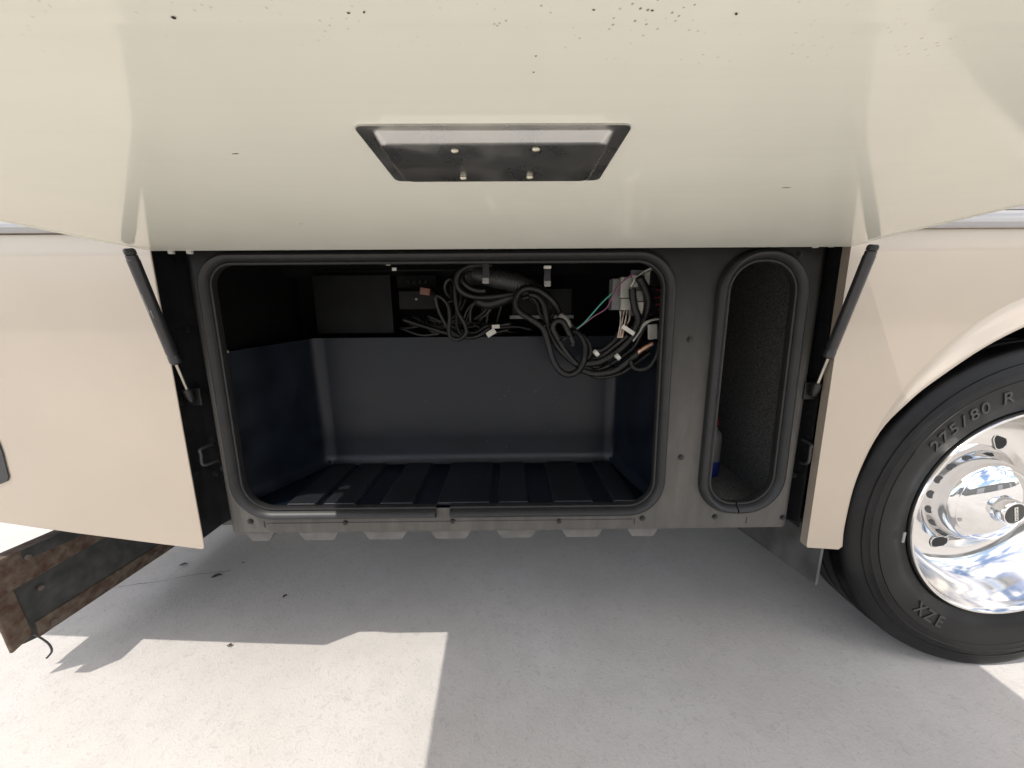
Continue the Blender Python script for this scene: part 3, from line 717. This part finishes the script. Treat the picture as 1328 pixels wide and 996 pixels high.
# floor pan, then raised boards with grooves between
bm = bmesh.new(); v = [bm.verts.new(q) for q in ((FL-.01, YF+.004, ZT-.006), (FR+.01, YF+.004, ZT-.006), (BRt+.01, YBK, ZT-.006), (BL-.01, YBK, ZT-.006))]; bm.faces.new(v); obj('tub_floor', bm, M['tub'], tub)
xs = [465, 503, 524, 563, 584, 641, 648, 682, 706, 750, 769]
xb = [at_z(x, 603, ZT).x for x in (430, 462, 467, 502, 525, 562, 584, 641, 648, 681, 706, 749, 769, 795)]
for a, b in ((0, 1), (2, 3), (4, 5), (6, 7), (8, 9), (10, 11), (12, 13)):
    bm = bmesh.new(); x0 = xb[a]; x1 = xb[b]; ww = (x1-x0)
    k = (YF+.01); 
    def fx(x): return x*1.06 - .0 if x < 0 else x*1.06
    prism(bm, [(x0, YBK-.012, ZT-.006), (x1, YBK-.012, ZT-.006), (x1-.006, YBK-.014, ZT+.004), (x0+.006, YBK-.014, ZT+.004)], (0, -(YBK-.014-YF-.006), 0))
    obj('floor_rib', bm, M['tubfloor'], tub, bevel=.002)
# pale scuffs rubbed into the back wall
rg_ = random.Random(11)
for px_, py_, L_ in ((655, 513, .012), (660, 507, .008), (648, 518, .006), (694, 508, .010), (700, 503, .006), (722, 515, .008), (716, 519, .006), (632, 572, .010), (657, 579, .007), (715, 560, .007), (720, 597, .006), (552, 520, .004)):
    q = at_y(px_, py_, YBK-.0012); bm = bmesh.new(); a_ = rg_.uniform(-.7, .7); n = 6; up = []; dn = []
    for k in range(n):
        t_ = k/(n-1)-.5; wd = .0009*(1-abs(t_)*1.6)*rg_.uniform(.4, 1.3); x = t_*L_; z = x*a_+rg_.uniform(-.0012, .0012)
        up.append(bm.verts.new((q.x+x, q.y, q.z+z+wd))); dn.append(bm.verts.new((q.x+x, q.y, q.z+z-wd)))
    for k in range(n-1): bm.faces.new((dn[k], dn[k+1], up[k+1], up[k]))
    obj('scuff', bm, M['midgrey'], tub)
# undersides of the ribs that show below the frame
for xa, xb_, rd in ((318, 356, 1), (386, 440, 0), (470, 529, 0), (557, 612, 0), (643, 697, 0), (727, 783, 0), (812, 855, 2)):
    zt = .4695; zb2 = .440; ya = YF+.012
    A = at_y(xa, 690, ya).x; B = at_y(xb_, 690, ya).x
    pts = [(A, ya, zt), (A+.016, ya, zb2+.003), (A+.020, ya, zb2), (B-.020, ya, zb2), (B-.016, ya, zb2+.003), (B, ya, zt)]
    bm = bmesh.new(); prism(bm, pts, (0, .30, 0)); obj('underside_rib', bm, M['ribs'], tub, smooth='auto')
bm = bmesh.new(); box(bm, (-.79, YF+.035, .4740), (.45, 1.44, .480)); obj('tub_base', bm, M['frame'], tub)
sc = at_y(292, 456, 1.01); bm = bmesh.new(); tube(bm, [sc+Vector((.004*k, -.001*k, 0)) for k in range(3)], .004, 8); obj('screw', bm, M['ltgrey'], tub)

# ------------------------------------------------------------------ wiring and boxes in the bay
def z6(x, y): return 500+x/3.495, 320+y/3.495
def z3(x, y): return 500+x/7.378, 330+y/7.378
def cab(pts, conv, ys, r, m, parent, name='cable', n=8, sm=6, rf=None):
    if not isinstance(ys, (list, tuple)): ys = [ys]*2
    N = len(pts); P_ = []
    for i, q in enumerate(pts):
        t_ = i/(N-1)*(len(ys)-1); k = min(int(t_), len(ys)-2); y = ys[k]+(ys[k+1]-ys[k])*(t_-k); P_.append(at_y(*conv(*q), y))
    bm = bmesh.new(); tube(bm, smoothpts(P_, sm), r, n, rf=rf); return obj(name, bm, m, parent, smooth=True)
def pbox(name, a, b, y, dep, m, parent, bev=.002, cat=None):
    A = at_y(*a, y); B = at_y(*b, y); bm = bmesh.new(); box(bm, (min(A.x, B.x), y, min(A.z, B.z)), (max(A.x, B.x), y+dep, max(A.z, B.z))); return obj(name, bm, m, parent, bevel=bev)
def tie(c, d, r, parent, m=None):
    """cable tie ring at c about direction d"""
    d = Vector(d).normalized(); a = d.orthogonal().normalized(); b = d.cross(a); bm = bmesh.new()
    tube(bm, [c+(a*math.cos(2*math.pi*k/16)+b*math.sin(2*math.pi*k/16))*r for k in range(16)], .0022, 6, closed=True); return obj('cable_tie', bm, m or M['cable'], parent, smooth=True)

# steel sheets at the back, above the tub
pbox('back_sheet', (404, 357), (511, 432), 1.335, .01, M['greypanel'], rv, .001)
pbox('back_sheet', (300, 338), (840, 356), 1.36, .01, M['lining'], rv, .001)
bm = bmesh.new(); a = at_y(420, 351, 1.30); b = at_y(720, 349, 1.30); tube(bm, [a, b], .004, 8); obj('support_bar', bm, M['greypanel'], rv, smooth=True)
bm = bmesh.new(); a = at_y(285, 350, 1.0); 

# long looped cable hanging over the tub
lc = thing('looped_cable', 'long black cable tied in a figure of eight hanging over the tub', 'cable', at_y(716, 430, 1.13))
cab([(905, 440), (860, 370), (800, 320), (760, 250), (700, 200), (640, 188), (600, 212), (590, 260), (615, 300), (670, 335), (715, 372), (738, 440), (758, 510), (790, 562), (830, 580), (872, 562), (900, 512), (905, 450), (880, 400), (850, 380)], z6, [1.20, 1.14, 1.13, 1.11, 1.10, 1.11, 1.14], .0098, M['cable'], lc)
cab([(650, 215), (690, 225), (718, 262), (730, 330), (745, 392), (780, 455), (830, 505), (870, 535), (940, 560)], z6, [1.15, 1.13, 1.12, 1.12], .0098, M['cable'], lc)
cab([(900, 560), (850, 515), (810, 465), (775, 405), (758, 365), (775, 337), (805, 342), (828, 385), (850, 435), (842, 450)], z6, [1.12, 1.105, 1.10], .0088, M['cable'], lc)
cab([(620, 235), (660, 228), (690, 260), (700, 300), (740, 350)], z6, [1.17, 1.15], .0075, M['cable'], lc)
cab([(760, 300), (745, 340), (760, 390)], z6, 1.16, .007, M['cable'], lc)
tie(at_y(*z6(728, 354), 1.118), (.35, 0, -1), .021, lc); tie(at_y(*z6(812, 415), 1.104), (.5, 0, -1), .017, lc)
pl_ = at_y(*z6(810, 322), 1.12); bm = bmesh.new()
tube(bm, [pl_+Vector((-.012+.010*k, 0, .010-.013*k)) for k in range(4)], 0, 10, rf=lambda i, N: (.008, .012, .013, .007)[i]); obj('plug', bm, M['ltgrey'], lc, smooth=True)

# corrugated conduit
cc = thing('corrugated_conduit', 'thick ribbed black conduit strapped under the bay roof', 'conduit', at_y(648, 362, 1.2))
P_ = smoothpts([at_y(*z3(x, y), yy) for x, y, yy in ((760, 205, 1.24), (860, 195, 1.20), (1000, 215, 1.18), (1150, 245, 1.17), (1290, 285, 1.17), (1420, 350, 1.2), (1540, 470, 1.26))], 22)
bm = bmesh.new(); tube(bm, P_, .03, 18, rf=lambda i, N: .0285 + (.0025 if i % 3 else -.0015)); obj('ribbed_sleeve', bm, M['conduit'], cc, smooth=True)
cab([(1290, 360), (1050, 400), (860, 405), (730, 355), (680, 260), (700, 170), (790, 112), (920, 100), (1020, 110)], z3, [1.17, 1.15, 1.15, 1.18], .0092, M['cable'], cc)
cab([(960, 345), (860, 340), (770, 290), (735, 220), (770, 150), (870, 118)], z3, [1.15, 1.15, 1.18], .0085, M['cable'], cc)
cab([(1230, 380), (1100, 440), (980, 470), (880, 440)], z3, [1.19, 1.2], .018, M['cable'], cc)
cab([(1000, 480), (930, 560), (850, 620)], z3, [1.22, 1.25], .006, M['cable'], cc)
cab([(1020, 500), (960, 580), (900, 600)], z3, [1.22, 1.25], .005, M['conduit'], cc)
# straps with their pale clips
def strap(px_, py0, py1, y, par):
    A = at_y(px_, py0, y); B = at_y(px_, py1, y); bm = bmesh.new(); box(bm, (A.x-.010, y, B.z), (A.x+.010, y+.003, A.z)); s_ = obj('strap', bm, M['strut'], par, bevel=.001)
    bm = bmesh.new(); box(bm, (A.x-.011, y-.004, A.z-.003), (A.x+.011, y+.004, A.z+.006)); obj('clip', bm, M['white'], par, bevel=.002)
    bm = bmesh.new(); box(bm, (B.x-.010, y-.005, B.z-.004), (B.x+.010, y+.001, B.z+.014)); obj('buckle', bm, M['ltgrey'], par, bevel=.003)
strap(630, 341, 366, 1.12, cc); strap(710, 347, 370, 1.12, cc)
for px_, py_ in ((503, 342), (511, 349)):
    q = at_y(px_, py_, 1.06); bm = bmesh.new(); box(bm, (q.x-.006, 1.06, q.z-.004), (q.x+.006, 1.065, q.z+.004)); tag(obj('clip', bm, M['white'], None, bevel=.001), 'small pale clip under the bay roof, %s of two side by side' % ('left' if px_ == 503 else 'right'), 'clip', 'pale clips under the bay roof')

# coil of thinner cables left of the conduit
cl = thing('cable_coil', 'small coil of thin black cables tied up left of the ribbed conduit', 'cable', at_y(590, 400, 1.2))
cab([(640, 420), (590, 380), (567, 320), (585, 260), (630, 235), (662, 280), (668, 400), (690, 540), (755, 660), (772, 750), (700, 812), (628, 792), (605, 720), (612, 600), (600, 490), (540, 415), (482, 402), (500, 510), (555, 630), (610, 720), (720, 790)], z3, [1.22, 1.18, 1.17, 1.18, 1.22], .0068, M['cable'], cl)
cab([(720, 300), (715, 440), (680, 560), (685, 690), (730, 765), (760, 740)], z3, [1.22, 1.19], .0060, M['cable'], cl)
cab([(620, 260), (640, 420), (660, 470)], z3, [1.22, 1.19], .0055, M['cable'], cl)
tie(at_y(*z3(625, 450), 1.185), (.3, 0, -1), .014, cl)
# cables lying along the tub's back rim
ll = thing('cable_run', 'run of black cables lying along the back rim of the tub', 'cable', at_y(580, 425, 1.27))
cab([(165, 620), (300, 665), (430, 705), (560, 745), (760, 790), (880, 780), (1000, 700)], z3, [1.28, 1.26, 1.25], .0075, M['cable'], ll)
cab([(400, 585), (530, 640), (650, 690), (760, 740), (870, 745), (960, 690), (1080, 680), (1200, 660)], z3, [1.30, 1.27, 1.25], .0065, M['cable'], ll)
cab([(250, 590), (400, 660), (560, 690), (700, 700)], z3, [1.31, 1.29], .0055, M['cable'], ll)
cab([(1100, 700), (1250, 690), (1400, 720)], z3, [1.27, 1.29], .0050, M['cable'], ll)
cab([(840, 660), (930, 720), (1060, 740), (1180, 720)], z3, [1.29, 1.27], .0050, M['cable'], ll)
q = at_y(*z3(1055, 690), 1.24); bm = bmesh.new(); obox(bm, q, Vector((1, 0, .05)).normalized(), Vector((0, 1, 0)), Vector((-.05, 0, 1)).normalized(), .013, .001, .006); obj('paper_tag', bm, M['white'], ll)
q = at_y(*z3(1010, 750), 1.24); bm = bmesh.new(); obox(bm, q, Vector((.8, 0, .5)).normalized(), Vector((0, 1, 0)), Vector((-.5, 0, .8)).normalized(), .016, .001, .009); obj('paper_tag', bm, M['white'], ll)

rng = random.Random(3)
for k in range(12):
    x0_, y0_ = rng.uniform(120, 560), rng.uniform(560, 760); x1_, y1_ = rng.uniform(700, 1300), rng.uniform(600, 770)
    cab([(x0_, y0_), (x0_+(x1_-x0_)*.3, max(y0_, y1_)+rng.uniform(-30, 25)), (x0_+(x1_-x0_)*.65, (y0_+y1_)/2+rng.uniform(-40, 40)), (x1_, y1_)], z3, [1.30, 1.28, 1.31], rng.uniform(.0025, .0055), M['cable'], ll, 'wire', 6, 5)
for k in range(10):
    x0_ = rng.uniform(760, 1180); x1_ = x0_+rng.uniform(-160, 60)
    cab([(x0_, rng.uniform(380, 440)), ((x0_+x1_)/2+rng.uniform(-30, 30), 520), (x1_, rng.uniform(600, 700))], z3, [1.26, 1.29], rng.uniform(.003, .0055), M['cable'] if k % 3 else M['conduit'], cc, 'wire', 6, 5)
# control boxes at the back
cb = thing('control_box', 'flat dark control box with a brown plug at the back left of the wiring', 'control box', at_y(540, 405, 1.31))
pbox('case', (516, 377), (565, 401), 1.29, .03, M['greypanel'], cb, .003)
pbox('connector_strip', (514, 357), (566, 373), 1.315, .02, M['lining'], cb, .002)
for k in range(4):
    q = at_y(530+k*7.5, 366, 1.312); bm = bmesh.new(); tube(bm, [Vector((q.x, 1.315, q.z)), Vector((q.x, 1.305, q.z))], .0055, 10); obj('terminal', bm, M['greypanel'], cb, smooth='auto')
q = at_y(540, 388, 1.289); bm = bmesh.new(); tube(bm, [q, q+Vector((0, -.003, 0))], .004, 10); obj('screw', bm, M['ltgrey'], cb)
A = at_y(552, 378, 1.27); bm = bmesh.new(); obox(bm, A, Vector((1, 0, -.15)).normalized(), Vector((0, 1, 0)), Vector((.15, 0, 1)).normalized(), .017, .012, .012); obj('plug', bm, M['brown'], cb, bevel=.003)
rb = thing('relay_box', 'square dark grey relay box behind the looped cable', 'control box', at_y(700, 400, 1.30))
pbox('case', (664, 374), (742, 410), 1.285, .04, M['greypanel'], rb, .003)
pbox('base_flange', (661, 409), (744, 413), 1.275, .05, M['midgrey'], rb, .001)

# connectors and fuses at the right end
cm = thing('connector_block', 'pale grey connector block with a fan of wires at the right end of the bay', 'connector', at_y(811, 402, 1.06))
pbox('socket', (795, 361), (807, 402), 1.075, .04, M['midgrey'], cm, .003)
pbox('plug', (806, 359), (819, 386), 1.062, .045, M['ltgrey'], cm, .002)
pbox('plug', (806, 387), (818.5, 402), 1.063, .045, M['ltgrey'], cm, .002)
for k in range(9):
    x = 804+k*1.9; wm = [M['white'], M['ltgrey'], M['copper'], M['white'], M['brown'], M['white'], M['ltgrey'], M['white'], M['copper']][k]
    cab([(x, 402), (x-1+random.uniform(-2, 2), 415), (803+k*.9, 428+random.uniform(-2, 3)), (801+k*.8, 438)], lambda a_, b_: (a_, b_), [1.085, 1.07], .0016, wm, cm, 'wire', 6, 4)
fp = thing('fuse_panel', 'dark fuse panel with red fuses at the right wall of the bay', 'fuse panel', at_y(853, 405, 1.05))
pbox('housing', (845, 349), (862, 371), 1.055, .03, M['greypanel'], fp, .002)
pbox('housing', (843, 372), (862, 408), 1.055, .03, M['greypanel'], fp, .002)
pbox('paper_label', (820, 357), (827, 372), 1.066, .003, M['white'], fp, .0005)
pbox('paper_label', (837, 352), (845, 370), 1.064, .003, M['white'], fp, .0005)
pbox('paper_label', (825, 392), (834, 407), 1.066, .003, M['white'], fp, .0005)
pbox('backing_plate', (819, 350), (846, 409), 1.07, .01, M['midgrey'], fp, .001)
pbox('rail', (824, 377), (834, 390), 1.062, .012, M['ltgrey'], fp, .001)
for k, (px_, py_) in enumerate(((853, 353), (857, 356), (853, 376), (859, 366), (856, 385), (851, 386), (858, 388), (853, 395), (856, 402), (859, 378))):
    q = at_y(px_, py_, 1.054); bm = bmesh.new(); box(bm, (q.x-.005, 1.0505, q.z-.0018), (q.x+.005, 1.0552, q.z+.0018)); obj('fuse', bm, M['red'] if k % 3 else M['copper'], fp)
cab([(818, 372), (824, 362), (834, 353), (845, 348), (858, 346)], lambda a_, b_: (a_, b_), [1.05, 1.045], .0022, M['white'], fp, 'wire', 6, 4)
cab([(819, 374), (826, 363), (836, 355), (846, 350)], lambda a_, b_: (a_, b_), [1.052, 1.047], .0018, M['ltgrey'], fp, 'wire', 6, 4)
pbox('terminal_block', (845, 344), (858, 348), 1.04, .012, M['white'], fp, .002)
# sleeved harness that climbs to the fuse panel
hr = thing('wiring_harness', 'black sleeved wiring harness sweeping from the tub edge up to the fuse panel', 'cable', at_y(800, 470, 1.08))
def fine(pts, ys, r, name='sleeve', m=None, par=None):
    N = len(pts); P2 = [at_y(*z6(*q), ys[0]+(ys[1]-ys[0])*i/(N-1)) for i, q in enumerate(pts)]
    r *= 1.15; bm = bmesh.new(); tube(bm, smoothpts(P2, 16), r, 12, rf=lambda i, N_: r+(.0008 if i % 3 else -.0005)); return obj(name, bm, m or M['cable'], par or hr, smooth=True)
fine([(900, 530), (970, 520), (1050, 475), (1120, 405), (1170, 330), (1192, 255), (1180, 195), (1150, 140)], [1.12, 1.03], .0095)
fine([(1118, 190), (1122, 235), (1132, 285), (1145, 330), (1120, 390)], [1.045, 1.045], .0085)
fine([(880, 555), (950, 575), (1040, 560), (1110, 510), (1165, 465)], [1.12, 1.05], .0085)
fine([(930, 470), (985, 468), (1035, 430), (1060, 392)], [1.14, 1.08], .0080)
fine([(905, 540), (990, 545), (1070, 500), (1130, 450), (1165, 380), (1200, 335), (1245, 328)], [1.13, 1.05], .0065)
fine([(870, 565), (960, 560), (1020, 535)], [1.13, 1.10], .0060)
fine([(1110, 515), (1125, 548), (1165, 556), (1205, 535), (1238, 470), (1250, 380)], [1.06, 1.02], .0060)
fine([(890, 400), (922, 435), (928, 485), (905, 515)], [1.13, 1.12], .0060)
for pts, r_ in (([(895, 545), (980, 530), (1070, 455), (1150, 370), (1185, 300)], .0055), ([(885, 550), (960, 590), (1060, 575), (1130, 530), (1200, 480)], .0055), ([(900, 500), (960, 505), (1020, 465), (1100, 400)], .005), ([(1000, 555), (1080, 530), (1160, 480), (1235, 440)], .0048)):
    fine(pts, [1.14, 1.07], r_)
for x, y in ((953, 481), (1050, 498)):
    q = at_y(*z6(x, y), 1.07); bm = bmesh.new(); tube(bm, [q+Vector((-.004, -.004, -.004)), q+Vector((.004, -.004, .003))], .0105, 10); obj('band', bm, M['white'], hr, smooth='auto')
q = at_y(*z6(1100, 378), 1.03); bm = bmesh.new(); obox(bm, q, Vector((.84, 0, -.54)), Vector((0, 1, 0)), Vector((.54, 0, .84)), .020, .001, .0055); obj('paper_tag', bm, M['white'], hr)
q = at_y(*z6(1210, 385), 1.035); bm = bmesh.new(); obox(bm, q, Vector((1, 0, .08)).normalized(), Vector((0, 1, 0)), Vector((-.08, 0, 1)).normalized(), .013, .004, .021); obj('relay', bm, M['ltgrey'], hr, bevel=.002)
for k in range(3):
    cab([(1145, 472+k*6), (1180, 450+k*5), (1212, 434+k*5)], z6, 1.035, .0028, M['copper'] if k != 1 else M['white'], hr, 'wire', 6, 4)
for k in range(3):
    cab([(1122, 425+k*2), (1150, 390), (1170, 350+k*5), (1200, 333+k*2), (1250, 326)], z6, [1.03, 1.025], .0022, M['ltgrey'], hr, 'wire', 6, 4)
# green and purple wires across the gap
tw = thing('loose_wires', 'thin green and purple wires slanting across the dark right of the bay', 'wire', at_y(770, 400, 1.1))
cab([(865, 372), (900, 345), (940, 300), (985, 250), (1030, 208)], z6, [1.13, 1.08], .0022, M['green'], tw, 'wire', 6, 5)
cab([(868, 375), (905, 345), (945, 315), (1000, 280), (1025, 235), (1060, 175), (1105, 135), (1125, 122)], z6, [1.13, 1.04], .0022, M['purple'], tw, 'wire', 6, 5)

# ------------------------------------------------------------------ bottle in the narrow bay
bt = thing('spray_bottle', 'grey bottle with a red cap and blue base in the narrow carpeted bay', 'bottle', at_y(930, 625, 1.2))
bc_ = at_y(922, 615, 1.2); zb0 = .537
def turn(nm, prof, m):
    bm = bmesh.new(); tube(bm, [Vector((bc_.x-.012, 1.2, zb0+z)) for z, _ in prof], 0, 20, rf=lambda i, N: prof[i][1]); return obj(nm, bm, m, bt, smooth='auto')
turn('base_band', [(0, .030), (.004, .033), (.055, .033)], M['blue'])
turn('body', [(.0555, .0325), (.13, .0325), (.15, .030), (.165, .018), (.175, .014)], M['midgrey'])
turn('cap', [(.1755, .016), (.178, .019), (.205, .018), (.212, .010)], M['red'])

# ------------------------------------------------------------------ litter on the concrete
lf = [(238, 733, .030, .4, 'curled dark leaf nearest the rusty frame on the shaded concrete'), (281, 748, .036, .6, 'long dark leaf lying right of the curled one on shaded concrete'),
      (370, 774, .020, 1.2, 'small crumpled leaf on shaded concrete below the tub ribs'), (298, 838, .018, .2, 'small leaf scrap at the edge of the sunlit concrete'), (315, 731, .016, .1, 'tiny leaf scrap under the left corner of the bay')]
for px_, py_, L_, a_, lab in lf:
    q = at_z(px_, py_, .001); bm = bmesh.new(); n = 7; up = []; dn = []; md = []
    for k in range(n):
        t_ = k/(n-1); wd = L_*.34*math.sin(math.pi*min(1, t_*1.03+.02))*random.uniform(.7, 1.2); x = (t_-.5)*L_; zz = .002+.003*math.sin(t_*3)*random.uniform(.6, 1.2)
        for lst, s in ((up, 1), (dn, -1), (md, 0)):
            lst.append(bm.verts.new((x*math.cos(a_)-s*wd*math.sin(a_), x*math.sin(a_)+s*wd*math.cos(a_), zz+abs(s)*.003*random.uniform(.2, 1.3))))
    for k in range(n-1): bm.faces.new((md[k], md[k+1], up[k+1], up[k])); bm.faces.new((md[k+1], md[k], dn[k], dn[k+1]))
    o = obj('dry_leaf', bm, M['leaf'], None, smooth=True); o.location = q; tag(o, lab, 'leaf', 'dry leaves on the concrete')

# hairline crack in the slab, a shallow open groove
pts = smoothpts([at_z(x, y, .0012) for x, y in ((148, 762), (180, 757), (205, 754), (236, 748), (262, 744), (300, 740))], 6)
bm = bmesh.new(); rw = []
for i, q in enumerate(pts):
    wd = .0010*random.uniform(.4, 1.2); j = random.uniform(-.0015, .0015)
    rw.append((bm.verts.new((q.x, q.y-wd+j, .0012)), bm.verts.new((q.x, q.y+wd+j, .0012))))
for A, B in zip(rw, rw[1:]): bm.faces.new((A[0], B[0], B[1], A[1]))
obj('crack', bm, M['hole'], None, kind='structure')

# ------------------------------------------------------------------ what the hub mirrors: long low building across the yard
wh = thing('warehouse', 'long low grey warehouse across the yard mirrored in the hub cover', 'building', (6, -24, 0))
bm = bmesh.new(); box(bm, (-50, -34, 0), (60, -24, 4.6)); obj('wall', bm, M['wall'], wh)
bm = bmesh.new(); box(bm, (-50.3, -34.3, 4.602), (60.3, -23.7, 4.95)); obj('roof', bm, M['wall2'], wh)
for k in range(6):
    bm = bmesh.new(); box(bm, (-40+16*k, -23.99, .01), (-35+16*k, -23.94, 3.6)); obj('roller_door', bm, M['wall2'], wh)
